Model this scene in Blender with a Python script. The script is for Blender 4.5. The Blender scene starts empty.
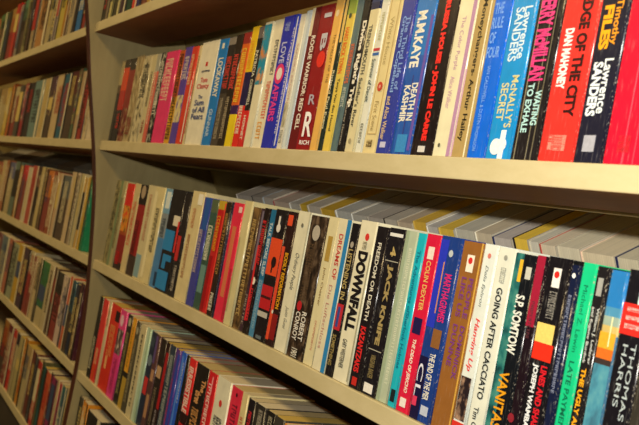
import bpy, bmesh, math, random
from mathutils import Vector, Matrix, Euler
S = bpy.context.scene
COL = S.collection
# ---------------------------------------------------------------- camera model (frame 639 x 425)
F, CX, CY = 900.0, 319.5, 212.5
def cam_ray(px, py): return Vector((px - CX, -(py - CY), F))
AX = -cam_ray(-165, 128).normalized()                  # direction of the shelves, in camera axes (right, up, forward)
AZ = Vector((.192, 1, 0)); AZ = (AZ - AX * AZ.dot(AX)).normalized()
AY = AX.cross(AZ)
M3 = Matrix((AX, AY, AZ))                              # camera axes -> shelf axes
def ray(px, py): return M3 @ cam_ray(px, py)
def on_y(px, py, y): r = ray(px, py); return r * (y / r.y)
def x_at(px, y, z):                                    # x of the point on the line (y, z) seen in image column px
    # (c.x)*F = (px-CX)*c.z   with c = M3^T (x,y,z)
    k = px - CX
    a = [M3[i][0] * F - k * M3[i][2] for i in range(3)]
    return -(a[1] * y + a[2] * z) / a[0]

# ---------------------------------------------------------------- materials
_m = {}
def lin(h):
    c = [int(h[i:i+2], 16) / 255 for i in (0, 2, 4)]
    return tuple(((v / 12.92) if v <= .04045 else ((v + .055) / 1.055) ** 2.4) for v in c) + (1,)
def node_mat(name, rough=.5, spec=.5):
    m = bpy.data.materials.new(name); m.use_nodes = True
    nt = m.node_tree; b = nt.nodes['Principled BSDF']
    b.inputs['Roughness'].default_value = rough
    b.inputs['Specular IOR Level'].default_value = spec
    return m, nt, b
def cover_mat(h):
    """coated paperback card: the colour with faint scuffs and hairline creases"""
    if h in _m: return _m[h]
    m, nt, b = node_mat('cover_' + h, .3, .4)
    N, L = nt.nodes, nt.links
    tc = N.new('ShaderNodeTexCoord')
    mp = N.new('ShaderNodeMapping'); mp.inputs['Scale'].default_value = (900, 900, 60)
    L.new(tc.outputs['Object'], mp.inputs['Vector'])
    n1 = N.new('ShaderNodeTexNoise'); n1.inputs['Scale'].default_value = 1; n1.inputs['Detail'].default_value = 2
    L.new(mp.outputs[0], n1.inputs['Vector'])
    cr = N.new('ShaderNodeValToRGB')
    cr.color_ramp.elements[0].position = .61; cr.color_ramp.elements[0].color = (0, 0, 0, 1)
    cr.color_ramp.elements[1].position = .8; cr.color_ramp.elements[1].color = (.5, .5, .5, 1)
    L.new(n1.outputs['Fac'], cr.inputs['Fac'])
    n2 = N.new('ShaderNodeTexNoise'); n2.inputs['Scale'].default_value = 60
    L.new(tc.outputs['Object'], n2.inputs['Vector'])
    mx = N.new('ShaderNodeMix'); mx.data_type = 'RGBA'
    c = lin(h)
    mx.inputs['A'].default_value = c
    w = [.35 + .65 * v for v in c[:3]]
    mx.inputs['B'].default_value = (w[0] * .95, w[1] * .9, w[2] * .8, 1)
    L.new(cr.outputs['Color'], mx.inputs['Factor'])
    hs = N.new('ShaderNodeHueSaturation')
    mr = N.new('ShaderNodeMapRange'); mr.inputs['To Min'].default_value = .82; mr.inputs['To Max'].default_value = 1.15
    L.new(n2.outputs['Fac'], mr.inputs['Value']); L.new(mr.outputs[0], hs.inputs['Value'])
    L.new(mx.outputs['Result'], hs.inputs['Color'])
    L.new(hs.outputs[0], b.inputs['Base Color'])
    _m[h] = m
    return m
def worn_mat(h):
    """the rubbed corners of a spine: the same colour with the card showing through in streaks"""
    if h.startswith('art'): h = h[4:].split(',')[1]
    k = 'worn' + h
    if k in _m: return _m[k]
    m, nt, b = node_mat('worn_' + h, .24, .6)
    N, L = nt.nodes, nt.links
    tc = N.new('ShaderNodeTexCoord')
    mp = N.new('ShaderNodeMapping'); mp.inputs['Scale'].default_value = (900, 900, 420)
    L.new(tc.outputs['Object'], mp.inputs['Vector'])
    n1 = N.new('ShaderNodeTexNoise'); n1.inputs['Scale'].default_value = 1; n1.inputs['Detail'].default_value = 3
    L.new(mp.outputs[0], n1.inputs['Vector'])
    cr = N.new('ShaderNodeValToRGB')
    cr.color_ramp.elements[0].position = .58; cr.color_ramp.elements[0].color = lin(h)
    cr.color_ramp.elements[1].position = .72; cr.color_ramp.elements[1].color = (.4, .36, .28, 1)
    L.new(n1.outputs['Fac'], cr.inputs['Fac']); L.new(cr.outputs['Color'], b.inputs['Base Color'])
    _m[k] = m
    return m
def art_mat(hs):
    """blotchy printed artwork of several colours: 'art:c1,c2,c3'"""
    if hs in _m: return _m[hs]
    cs = hs[4:].split(',')
    m, nt, b = node_mat('artwork', .36, .45)
    N, L = nt.nodes, nt.links
    tc = N.new('ShaderNodeTexCoord')
    mp = N.new('ShaderNodeMapping'); mp.inputs['Scale'].default_value = (90, 90, 60)
    mp.inputs['Location'].default_value = (len(_m) * 1.7, 0, len(_m) * .9)
    L.new(tc.outputs['Object'], mp.inputs['Vector'])
    n1 = N.new('ShaderNodeTexNoise'); n1.inputs['Scale'].default_value = 1; n1.inputs['Detail'].default_value = 3
    L.new(mp.outputs[0], n1.inputs['Vector'])
    cr = N.new('ShaderNodeValToRGB'); cr.color_ramp.interpolation = 'LINEAR'
    el = cr.color_ramp.elements
    k = len(cs)
    while len(el) < k: el.new(.5)
    for i, c in enumerate(cs):
        el[i].position = .34 + .32 * i / max(1, k - 1); el[i].color = lin(c)
    L.new(n1.outputs['Fac'], cr.inputs['Fac'])
    L.new(cr.outputs['Color'], b.inputs['Base Color'])
    _m[hs] = m
    return m
def ink_mat(h):
    k = 'ink' + h
    if k in _m: return _m[k]
    m, nt, b = node_mat('ink_' + h, .4, .4)
    N, L = nt.nodes, nt.links
    tc = N.new('ShaderNodeTexCoord'); n = N.new('ShaderNodeTexNoise'); n.inputs['Scale'].default_value = 400
    L.new(tc.outputs['Object'], n.inputs['Vector'])
    hsv = N.new('ShaderNodeHueSaturation'); hsv.inputs['Color'].default_value = lin(h)
    mr = N.new('ShaderNodeMapRange'); mr.inputs['To Min'].default_value = .8; mr.inputs['To Max'].default_value = 1.15
    L.new(n.outputs['Fac'], mr.inputs['Value']); L.new(mr.outputs[0], hsv.inputs['Value'])
    L.new(hsv.outputs[0], b.inputs['Base Color'])
    _m[k] = m
    return m
def page_mat(h, gain=1.0):
    """edges of a block of pages: fine lines along the leaves"""
    k = 'page%s%.2f' % (h, gain)
    if k in _m: return _m[k]
    m, nt, b = node_mat('pages_' + h, .9, .1)
    N, L = nt.nodes, nt.links
    tc = N.new('ShaderNodeTexCoord')
    mp = N.new('ShaderNodeMapping'); mp.inputs['Scale'].default_value = (1100, 6, 6)
    L.new(tc.outputs['Object'], mp.inputs['Vector'])
    n = N.new('ShaderNodeTexNoise'); n.inputs['Scale'].default_value = 1; n.inputs['Detail'].default_value = 3
    L.new(mp.outputs[0], n.inputs['Vector'])
    hsv = N.new('ShaderNodeHueSaturation'); hsv.inputs['Color'].default_value = lin(h)
    mr = N.new('ShaderNodeMapRange'); mr.inputs['From Min'].default_value = .3; mr.inputs['From Max'].default_value = .7
    mr.inputs['To Min'].default_value = .84 * gain; mr.inputs['To Max'].default_value = 1.12 * gain
    L.new(n.outputs['Fac'], mr.inputs['Value']); L.new(mr.outputs[0], hsv.inputs['Value'])
    L.new(hsv.outputs[0], b.inputs['Base Color'])
    bp = N.new('ShaderNodeBump'); bp.inputs['Strength'].default_value = .25; bp.inputs['Distance'].default_value = .0006
    L.new(n.outputs['Fac'], bp.inputs['Height']); L.new(bp.outputs[0], b.inputs['Normal'])
    _m[k] = m
    return m
def board_mat(name, h, h2, grain, rough=.5):
    m, nt, b = node_mat(name, rough, .35)
    N, L = nt.nodes, nt.links
    tc = N.new('ShaderNodeTexCoord')
    mp = N.new('ShaderNodeMapping'); mp.inputs['Scale'].default_value = grain
    L.new(tc.outputs['Object'], mp.inputs['Vector'])
    n = N.new('ShaderNodeTexNoise'); n.inputs['Scale'].default_value = 1; n.inputs['Detail'].default_value = 5; n.inputs['Roughness'].default_value = .65
    L.new(mp.outputs[0], n.inputs['Vector'])
    cr = N.new('ShaderNodeValToRGB')
    cr.color_ramp.elements[0].position = .35; cr.color_ramp.elements[0].color = lin(h)
    cr.color_ramp.elements[1].position = .62; cr.color_ramp.elements[1].color = lin(h2)
    L.new(n.outputs['Fac'], cr.inputs['Fac']); L.new(cr.outputs['Color'], b.inputs['Base Color'])
    n2 = N.new('ShaderNodeTexNoise'); n2.inputs['Scale'].default_value = 900
    L.new(tc.outputs['Object'], n2.inputs['Vector'])
    bp = N.new('ShaderNodeBump'); bp.inputs['Strength'].default_value = .12; bp.inputs['Distance'].default_value = .0004
    L.new(n2.outputs['Fac'], bp.inputs['Height']); L.new(bp.outputs[0], b.inputs['Normal'])
    return m
M_SHELF = board_mat('shelf_laminate', 'c4b688', 'cec094', (14, 40, 40), .45)
M_UNDER = board_mat('brown_underside', '80481c', '8a5222', (10, 40, 40), .6)  # browner and darker than the shelf's other faces
M_PANEL = board_mat('panel_laminate', '9c8c5e', 'a89868', (30, 30, 6), .55)
M_EDGE = board_mat('brown_edge_band', '3c1c10', '54291a', (60, 60, 8), .4)
M_FLOOR = board_mat('carpet', '4a4640', '5c564c', (120, 120, 120), .95)
M_KICK = board_mat('kick_board', '3c362c', '484034', (8, 60, 60), .5)
M_WALL = board_mat('wall_paint', 'b8ae98', 'c2b8a2', (4, 4, 4), .8)
M_CEIL = board_mat('ceiling_paint', 'd8d4c8', 'e0dcd0', (6, 6, 6), .9)
def mat_of(c): return art_mat(c) if c.startswith('art:') else cover_mat(c)

# ---------------------------------------------------------------- object helpers
def link(name, me, parent=None, mats=()):
    o = bpy.data.objects.new(name, me); COL.objects.link(o)
    if me is not None:
        for m in mats: me.materials.append(m)
    if parent: o.parent = parent
    return o
def mesh(name, verts, faces, fm=None, smooth=False):
    me = bpy.data.meshes.new(name); me.from_pydata([tuple(v) for v in verts], [], faces)
    if fm:
        for p, i in zip(me.polygons, fm): p.material_index = i
    if smooth:
        for p in me.polygons: p.use_smooth = True
    me.update(); return me
def box_data(x0, x1, y0, y1, z0, z1):
    v = [(x0,y0,z0),(x1,y0,z0),(x1,y1,z0),(x0,y1,z0),(x0,y0,z1),(x1,y0,z1),(x1,y1,z1),(x0,y1,z1)]
    f = [(0,3,2,1),(4,5,6,7),(0,1,5,4),(1,2,6,5),(2,3,7,6),(3,0,4,7)]
    return v, f
def box(name, b, parent, mat, bevel=0.0, loc=None):
    me = mesh(name, *box_data(*b))
    if bevel:
        bm = bmesh.new(); bm.from_mesh(me)
        bmesh.ops.bevel(bm, geom=bm.edges[:], offset=bevel, segments=2, profile=.5, affect='EDGES')
        bm.to_mesh(me); bm.free()
    return link(name, me, parent, [mat])

def cover_mesh(w, h, d, th, bands, r, wear):
    """U of card: back board, rounded spine (at y = 0), front board; bands = [(fraction from the top, colour index)]"""
    r = min(r, w * .38)
    arc = []
    for k in range(4):
        a = math.pi / 2 * k / 3
        arc.append((r - r * math.cos(a), r - r * math.sin(a)))
    outer = [(0, d)] + arc + [(w - x, y) for x, y in reversed(arc)] + [(w, d)]
    cx = w / 2
    inner = []
    for x, y in outer:
        inner.append((min(max(x, th), w - th), max(y, th) if y < d else d))
    zs = [h]
    for fr, ci in bands: zs.append(h * (1 - fr))
    zs[-1] = 0
    V, Fc, FM = [], [], []
    n = len(outer)
    for z in zs: V += [(x, y, z) for x, y in outer]
    ni = len(V)
    for z in (h, 0): V += [(x, y, z) for x, y in inner]
    for k in range(len(zs) - 1):
        for i in range(n - 1):
            a, b_ = k * n + i, (k + 1) * n + i
            Fc.append((a, b_, b_ + 1, a + 1)); FM.append(bands[k][1] + wear if i in (1, 2, 3, n - 3, n - 4, n - 5) else bands[k][1])
    for i in range(n - 1):
        Fc.append((ni + i + 1, ni + n + i + 1, ni + n + i, ni + i)); FM.append(0)
        Fc.append((i, i + 1, ni + i + 1, ni + i)); FM.append(2 * wear)
        L0 = (len(zs) - 1) * n
        Fc.append((L0 + i + 1, L0 + i, ni + n + i, ni + n + i + 1)); FM.append(bands[-1][1])
    L0 = (len(zs) - 1) * n
    # fore-edge ends of both boards
    Fc.append((0, ni, ni + n, L0)); FM.append(0)
    Fc.append((n - 1, L0 + n - 1, ni + 2 * n - 1, ni + n - 1)); FM.append(0)
    me = mesh('cover', V, Fc, FM)
    for p in me.polygons:
        if wear <= FM[p.index] < 2 * wear: p.use_smooth = True
    return me
_txt = {}
def text_shape(s, bold, shear):
    k = (s, bold, shear)
    if k in _txt: return _txt[k]
    c = bpy.data.curves.new('t', 'FONT'); c.body = s; c.size = 1; c.resolution_u = 3
    c.offset = bold; c.shear = shear; c.fill_mode = 'FRONT'
    o = bpy.data.objects.new('t', c); COL.objects.link(o)
    me = o.to_mesh()
    vs = [tuple(v.co) for v in me.vertices]; fs = [tuple(p.vertices) for p in me.polygons]
    o.to_mesh_clear(); bpy.data.objects.remove(o); bpy.data.curves.remove(c)
    x0 = min(v[0] for v in vs); x1 = max(v[0] for v in vs); y0 = min(v[1] for v in vs); y1 = max(v[1] for v in vs)
    vs = [((x - x0) / (x1 - x0), (y - y0) / (y1 - y0)) for x, y, z in vs]
    _txt[k] = (vs, fs); return _txt[k]
def scrawl_shape(n, rnd):
    """n letter-like groups of strokes, too small in the photo to read"""
    vs, fs = [], []
    cw = 1 / n
    def bar(a, b, c, d):
        i = len(vs); vs.extend([(a, c), (b, c), (b, d), (a, d)]); fs.append((i, i+1, i+2, i+3))
    for i in range(n):
        x = i * cw; s = cw * .26
        k = rnd.randrange(6)
        if k != 3: bar(x, x + s, 0, 1)
        if k in (0, 1, 4): bar(x + cw * .5, x + cw * .5 + s, 0 if k else .35, 1)
        if k in (0, 2, 5): bar(x + s, x + cw * .74, .8, 1)
        if k in (1, 2): bar(x + s, x + cw * .74, .4, .6)
        if k in (2, 4, 5): bar(x + s, x + cw * .74, 0, .2)
        if k == 3: bar(x + cw * .25, x + cw * .25 + s, 0, 1); bar(x, x + cw * .74, .8, 1)
    return vs, fs

# spine items.  fractions: along the spine from its top (0) to its bottom (1); across from 0 (left) to 1 (right)
def T(s, c, a, b, xc=.5, hw=.55, bold=.02, shear=0, name='title_lettering'): return ('t', s, c, a, b, xc, hw, bold, shear, name)
def H(s, c, a, b, x0=.1, x1=.9, bold=.02, name='title_lettering'): return ('h', s, c, a, b, x0, x1, bold, name)
def A(s, c, a, b, xc=.5, hw=.4, bold=.012, shear=0): return ('t', s, c, a, b, xc, hw, bold, shear, 'author_lettering')
def G(c, a, b, xc=.5, hw=.5, n=10, name='title_lettering'): return ('g', n, c, a, b, xc, hw, name)
def R(c, a, b, x0=.08, x1=.92, name='spine_panel'): return ('r', c, a, b, x0, x1, name)
def O(c, zc, xc=.5, r=.28, name='emblem'): return ('o', c, zc, xc, r, name)

def add_items(root, items, w, h, rnd):
    lay = 0
    for it in items:
        lay += 1
        y = -.0003 - .00012 * lay
        k = it[0]
        if k in ('t', 'g'):
            if k == 't':
                _, s, c, a, b, xc, hw, bold, shear, name = it
                vs, fs = text_shape(s, bold, shear); hw *= .88
            else:
                _, n, c, a, b, xc, hw, name = it
                vs, fs = scrawl_shape(n, rnd)
            z0, z1 = h * (1 - a), h * (1 - b)
            xl = w * (xc - hw / 2); xr = w * (xc + hw / 2)
            V = [(xl + (xr - xl) * v, y, z0 + (z1 - z0) * u) for u, v in vs]
            link(name, mesh(name, V, fs), root, [ink_mat(c)])
        elif k == 'h':       # words printed level across the spine
            _, s, c, a, b, xa, xb, bold, name = it
            vs, fs = text_shape(s, bold, 0)
            V = [(w * (xa + (xb - xa) * u), y, h * (1 - b + (b - a) * v)) for u, v in vs]
            link(name, mesh(name, V, fs), root, [ink_mat(c)])
        elif k == 'r':
            _, c, a, b, x0, x1, name = it
            v, f = box_data(w * x0, w * x1, y, y + .0002, h * (1 - b), h * (1 - a))
            link(name, mesh(name, v, f), root, [mat_of(c) if c.startswith('art') else ink_mat(c)])
        elif k == 'o':
            _, c, zc, xc, r, name = it
            n = 20; rr = w * r
            V = [(w * xc + rr * math.cos(i * 2 * math.pi / n), y, h * (1 - zc) + rr * math.sin(i * 2 * math.pi / n)) for i in range(n)]
            link(name, mesh(name, V, [tuple(range(n))]), root, [ink_mat(c)])
_bk = random.Random(11)
def make_book(x0, x1, y, z, h, d, col, items=(), bands=None, pages='c8b890', label='', group='', lean=0.0, fore_out=False, rot=0.0, round_=.0022, th=.0003):
    root = link('paperback_book', None)
    root.empty_display_size = .02
    w = x1 - x0
    cols = [col]
    bd = []
    for fr, c in (bands or [(1, col)]):
        if c not in cols: cols.append(c)
        bd.append((fr, cols.index(c)))
    cv = link('cover', cover_mesh(w, h, d, th, bd, round_, len(cols)), root, [mat_of(c) for c in cols] + [worn_mat(c) for c in cols] + [cover_mat(cols[0] if fore_out else 'c8bc98')])
    e = .0008
    p0 = th * 1.02
    box('page_block', (p0, w - p0, round_ + .0012, d - .0012, .0006, h - .0004), root, page_mat(pages, 1.45 if fore_out else 1.0))
    if items: add_items(root, items, w, h, _bk)
    if fore_out:      # one board in the cover's colour, the other in plain card
        cv.data.materials.append(cover_mat('b8b09c'))
        k = len(cv.data.materials) - 1
        for p in cv.data.polygons:
            if p.center.x < w / 2: p.material_index = k
    root.location = (x0, y, z)
    root.rotation_euler = (rot, lean, 0)
    if fore_out:      # turned round: pages towards the aisle
        for ch in root.children:
            ch.matrix_local = Matrix.Translation((w, d, 0)) @ Matrix.Rotation(math.pi, 4, 'Z')
    root['label'] = label; root['category'] = 'book'; root['group'] = group
    return root
FLASH_W, LAMP_W, WORLD_S, EXPO = 6.6, 14.0, .035, 0.70
# ---------------------------------------------------------------- the rows
# entry: (image column of the spine's left edge, short look, base colour, height or None, items, bands)
YA, ZA = .5035, .0805
YB, ZB = .5375, -.1755
YC, ZC = .5495, -.4200
Y0, Z0 = .4480, .3250
YD, ZD = .5600, -.6650
W_, K_, CR = 'f0ead0', '16141a', 'd8caa0'
ROW_A = [
 (107.6, 'narrow jet cream-topped', '17141a', .170, [], [(.3, 'b8a878'), (.4, '5c4430'), (1, '17141a')]),
 (110.6, 'scarlet-topped black', '1a161c', .172, [G('e03020', .66, .85, .6, .4, 5)], [(.1, '2c201c'), (.38, 'd84420'), (.62, 'b01c1c'), (1, '1a161c')]),
 (115.8, 'dark red mottled', 'art:3a1418,7a2424,a89468', .172, [], [(.14, '201c1c'), (.6, '8a2420'), (1, 'art:3a1418,7a2424,a89468')]),
 (121.5, 'grey-tan faded', 'art:6a5c40,a89468,c8b890', .175, [G('8a2020', .72, .92, .5, 0.56, 7)], None),
 (128.5, 'black-flecked cream', 'art:201c1c,c8bc94,d8cca4', .172, [G('1c1a1c', .1, .5, .5, 0.56, 14)], None),
 (136.0, 'plain worn cream', 'd0c498', .171, [G('6a6048', .2, .6, .5, 0.32, 14), G('8a2020', .75, .9, .5, 0.4, 6)], None),
 (141.2, 'thin salmon', 'd86a58', .170, [G('f0e0c0', .2, .8, .5, 0.32, 21)], [(.2, 'a8a898'), (1, 'd86a58')]),
 (145.0, 'black-and-white speckled', 'art:101014,2a2a2c,d8d4bc', .170, [G('e8e4d0', .1, .7, .5, 0.48, 18)], None),
 (150.4, 'bright pink', 'e83874', .168, [G('f4c8b0', .08, .55, .4, 0.56, 12)], None),
 (162.2, 'orange-and-black patterned', 'd89028', .167, [G('2a1414', .04, .96, .5, 0.64, 28, name='spine_pattern')], [(.5, 'c05820'), (1, 'd8a028')]),
 (167.8, 'purple cream-blotched', '5c44a4', .169, [G('d8c8c0', .1, .35, .5, 0.56, 7), R('art:5c44a4,d8c890,e0d0a0', .5, .78, .1, .95)], None),
 (174.6, 'red-orange streaky', 'd8402c', .168, [G('f0c090', .08, .4, .4, 0.4, 11), R('f0e8d0', .35, .98, .86, .98)], None),
 (180.6, 'thin cream speckled', 'd8c898', .168, [G('a05030', .1, .9, .5, 0.4, 24)], None),
 (183.4, 'wide white', 'ece6cc', .171, [R('c8281c', .2, .24, .42, .54, name='emblem'), G('4c5068', .28, .30, .5, 0.48, 4), H('Tom', 'd03830', .35, .40, .3, .7), H('Clancy', 'd03830', .41, .47, .15, .85), H('The', '34407c', .52, .555, .35, .6), H('Sum', '34407c', .565, .62, .2, .75), H('of All', '34407c', .635, .69, .15, .85), H('Fears', '34407c', .70, .755, .15, .85)], None),
 (199.8, 'bright blue', '1c7cc8', .170, [R(W_, .04, .09, .4, .62, name='emblem'), T('LOOKAWAY', W_, .18, .55, .55, .6, .03), T('GUNNAR', 'c0d8e8', .66, .92, .5, .45)], None),
 (208.6, 'grey red-lettered', '3c342e', .170, [G('d84438', .18, .48, .5, 0.6, 11), G('a89c84', .56, .94, .5, 0.4, 21)], [(.07, '8a8278'), (.52, '2c2624'), (1, '4a4238')]),
 (216.4, 'black red-lettered', '2a2018', .171, [G('e0483c', .18, .5, .5, 0.6, 11), G('b8a888', .56, .94, .4, 0.4, 21)], None),
 (223.6, 'orange-over-yellow', 'e8c828', .171, [G('f8d040', .14, .62, .5, 0.56, 14)], [(.1, '9a2c28'), (.64, 'e06820'), (.72, '3a1c54'), (1, 'ecd020')]),
 (230.8, 'yellow navy-banded', 'e02c24', .177, [G('f0a030', .12, .36, .4, 0.4, 11), G('f4e8d0', .66, .9, .5, 0.48, 9)], [(.38, 'f0c820'), (.66, '221c4c'), (1, 'e02c24')]),
 (237.6, 'black white-lettered', '201c1c', .176, [T('PATRICIA', 'e8e4cc', .20, .42, .5, .55), T('CORNWELL', 'e8e4cc', .44, .66, .5, .55), T('HORNET', 'f4e8d0', .74, .94, .5, .5)], [(.1, '6c6460'), (.70, '201c1c'), (1, 'd82c28')]),
 (243.0, 'teal-pictured cream', 'e8e0bc', .180, [R('art:d88840,2090a8,2090b8', .02, .5, .06, .94), O('e8a868', .44, .45, .2)], None),
 (250.7, 'white orange-lettered', 'ece4c4', .180, [G('3c3834', .16, .44, .6, .3, 13), G('e05c34', .48, .78, .55, .36, 14), G('e8a020', .80, .94, .4, .4, 5)], None),
 (260.7, 'blue pink-lettered', '2c34b4', .180, [O('e83878', .44, .52, .40), O('f0e8e0', .44, .52, .24), T('LOVE', 'c8ccf0', .20, .36, .5, .5), T('AFFAIRS', 'e84098', .52, .80, .5, .6, .03), G('90a0d8', .05, .12, .5, 0.4, 6)], None),
 (271.7, 'thin white-edged blue', '3048b8', .180, [R('e8e4f0', .02, .98, .72, .98), G('e0e0f0', .1, .9, .35, 0.36, 28)], None),
 (275.0, 'white faint-lettered', 'e8e2cc', .180, [T('SANDRA BROWN', 'd0a898', .22, .66, .55, .4, .0), R('art:90886c,c8c0a0,e0d8c0', .66, .84, .2, .9), G('8c8874', .86, .96, .5, 0.48, 7)], None),
 (280.6, 'plain bluish white', 'dce4e0', .182, [R('c8d4d8', .02, .98, .6, .96)], None),
 (286.2, 'wide maroon', '941c20', .184, [R('6c1218', .0, 1, .05, .42), T('ROGUE WARRIOR: RED CELL', 'f0e8d8', .20, .86, .28, .2, .03), R('e8dcb8', .0, .2, .04, .16), O('e83020', .38, .8, .17), T('B', 'c8c4cc', .20, .32, .78, .28, .03), R('c8c4cc', .06, .09, .62, .92), H('R', 'b8b0c0', .62, .69, .62, .9), H('R', 'ffffff', .74, .91, .60, .98), H('RICH', 'ffffff', .935, .965, .56, .98)], None),
 (308.5, 'orange-cream', 'ecb85c', .188, [T('THE VALLEY OF THE', '6c4c1c', .24, .56, .7, .32, .0), O('f0d8a8', .10, .5, .22)], None),
 (316.0, 'dark green narrow', '20302c', .188, [R('e8c468', .0, .3, .5, .98), T('Richard Paul Evans', 'dcd8b0', .48, .86, .5, .5)], None),
 (320.7, 'yellow green-topped', 'e8cc58', .198, [T('HARD ROCK TOWN', 'e86820', .25, .53, .45, .55, .03), T('Tanya Van den Heuvel', '3c3828', .56, .88, .5, .4), O('404838', .18, .5, .16)], [(.06, '384040'), (.17, '9cac44'), (1, 'e8cc58')]),
 (329.0, 'slate-blue weathered', 'art:4c6068,5c7478,687c70', .198, [G('e06c38', .36, .60, .5, 0.48, 14), G('c8d0c0', .62, .74, .5, 0.4, 9)], None),
 (336.6, 'black bold-titled', '1c1a1c', .198, [T("Divine Right's Trip", 'f4ecd4', .23, .74, .62, .72, .05), T('Gurney Norman', 'a09888', .72, .96, .36, .4)], None),
 (344.2, 'cream navy-topped', 'e0d4a4', .202, [G('c8b060', .03, .12, .5, 0.4, 6), T('TRENCHMOUTH', '4c483c', .28, .56, .45, .42), T("Saddler's River", '3a3830', .58, .86, .45, .4), O('a89c78', .94, .5, .15)], [(.06, '7a7050'), (.15, '2c3c6c'), (.19, '20264c'), (1, 'e0d4a4')]),
 (353.6, 'white tricolour-marked', 'e6e6d2', .203, [R('3458a8', .12, .15, .3, .5), R('c83840', .12, .15, .52, .74), R('c83840', .42, .435, .1, .9), R('3c6cb0', .445, .46, .1, .9), G('b0a868', .22, .38, .6, 0.32, 11), T('Summer of Deceit', '304848', .48, .72, .45, .5), G('707060', .84, .95, .5, 0.32, 7)], None),
 (361.2, 'cream ornate-framed', 'e6d498', .204, [R('c0a468', .04, .045, .2, .8), R('c0a468', .04, .9, .18, .22), R('c0a468', .04, .9, .78, .82), R('c0a468', .895, .90, .2, .8), T('White House', 'b09c64', .26, .52, .5, .28, 0), T('First Scene', '9c8450', .72, .88, .5, .3, 0), O('c8402c', .64, .5, .18), O('e0a088', .64, .5, .07), G('706040', .93, .97, .5, 0.4, 7)], None),
 (375.3, 'indigo pale-lettered', '34409c', .206, [T('The Third Life of', '88a8e0', .28, .67, .68, .34, .02), T('Grange Copeland', '90b4e8', .28, .68, .38, .36, .02), T('and Alice Walker', 'd8bc90', .70, .93, .36, .34, .02), R('c8c8e0', .94, .97, .3, .7)], None),
 (389.0, 'azure script-titled', '2c68b8', .206, [T('M.M.KAYE', 'f4f0dc', .27, .56, .42, .52, .04), T('DEATH IN', 'f0ecd8', .64, .83, .68, .36, .03), T('KASHMIR', 'f0ecd8', .65, .84, .34, .36, .03), R('6c54a8', .3, .98, .86, .98), R('1c4c94', .62, 1, .08, .13), R('3c3470', .6, 1, .52, .55), R('3c8cc8', .90, .99, .3, .8)], [(.5, '2878c4'), (1, '2c5cac')]),
 (408.8, 'black red-titled', '1a1214', .208, [T('THE RUSSIA HOUSE - JOHN LE CARRE', 'f02c24', .15, .93, .5, .32, .07), R('d8d4cc', .955, .985, .35, .65)], [(.92, '1a1214'), (1, '241a1a')]),
 (431.6, 'cream mauve-edged', 'e8e0b8', .209, [R('b88cac', .02, 1, .80, .98), T('The Color Purple', 'c08ca8', .35, .60, .42, .30, 0), T('Alice Walker', 'c898b0', .63, .78, .42, .26, 0), O('686450', .95, .36, .07)], None),
 (450.0, 'gold black-titled', 'b4985c', .210, [T('The Moneychangers', '241c10', .18, .62, .5, .44, .02), T('- Arthur Hailey', '241c10', .62, .93, .5, .44, .02), R('d8b0c0', .6, 1, .02, .12), R('f4e8c0', .0, 1, .9, .97)], None),
 (465.0, 'royal blue', '1068dc', .211, [H('THE', '7cacec', .32, .37, .15, .6), H('RULE', '7cacec', .385, .435, .12, .7), H('OF', '7cacec', .45, .50, .15, .45), H('FOUR', '7cacec', .515, .565, .12, .8), T('IAN CALDWELL', '88b4f0', .60, .76, .42, .20, 0), T('& DUSTIN THOMASON', '88b4f0', .77, .97, .40, .20, 0)], [(.2, '2c4cb8'), (.21, 'a8b8d8'), (1, '1068dc')]),
 (483.8, 'turquoise hand-marked', '1c90d0', .212, [T('Lawrence', 'd8ecf0', .36, .58, .72, .34, .02), T('SANDERS', 'd8ecf0', .36, .59, .40, .38, .02), T("McNALLY'S", 'd8d090', .65, .87, .72, .32, .02), T('SECRET', 'd8d090', .68, .84, .36, .34, .02), R('f0f4f0', .88, 1, .55, .75), O('f0f4f0', .95, .42, .22), O('f0f4f0', .94, .66, .18)], None),
 (508.5, 'black magenta-lettered', '1e1a1c', .213, [R('8c8468', .02, 1, .15, .18), R('8c8468', .02, 1, .58, .60), R('706850', .02, 1, .76, .79), T('TERRY McMILLAN', 'e43c80', .32, .68, .44, .62, .04), T('WAITING', 'b4e0dc', .72, .86, .66, .26, .03), T('TO EXHALE', 'b4e0dc', .69, .89, .36, .26, .03)], None),
 (536.0, 'tomato red', 'e8342c', .213, [T('EDGE OF THE CITY', '2c0c10', .36, .83, .66, .34, .05), T('DAN MAHONEY', 'fff4ec', .485, .72, .30, .28, .05), G('f49c88', .90, .96, .5, 0.48, 11)], None),
 (572.0, 'navy orange-and-white-lettered', '1c1c2c', .214, [T('Timothy', 'f09c20', .40, .57, .66, .34, .02), T('FILES', 'f8a818', .42, .585, .36, .38, .05), T('Lawrence', 'e8f0f0', .62, .82, .68, .34, .02), T('SANDERS', 'e8f0f0', .63, .83, .34, .38, .04), R('a8a8b0', .90, .96, .3, .7)], None),
 (601.0, 'crimson cream-lettered', 'ec1430', .214, [R('f05060', .0, 1, .40, .42), R('f04858', .0, 1, .62, .635), G('f4dcc0', .02, .40, .8, 0.24, 6), G('b82c34', .9, .96, .4, 0.24, 9)], None),
 (652.0, 'white thick', 'e4dcc0', .213, [G('34407c', .3, .7, .5, .4, 12)], None), (690.0, None)]
ROW_A = [e for e in ROW_A]
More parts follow.
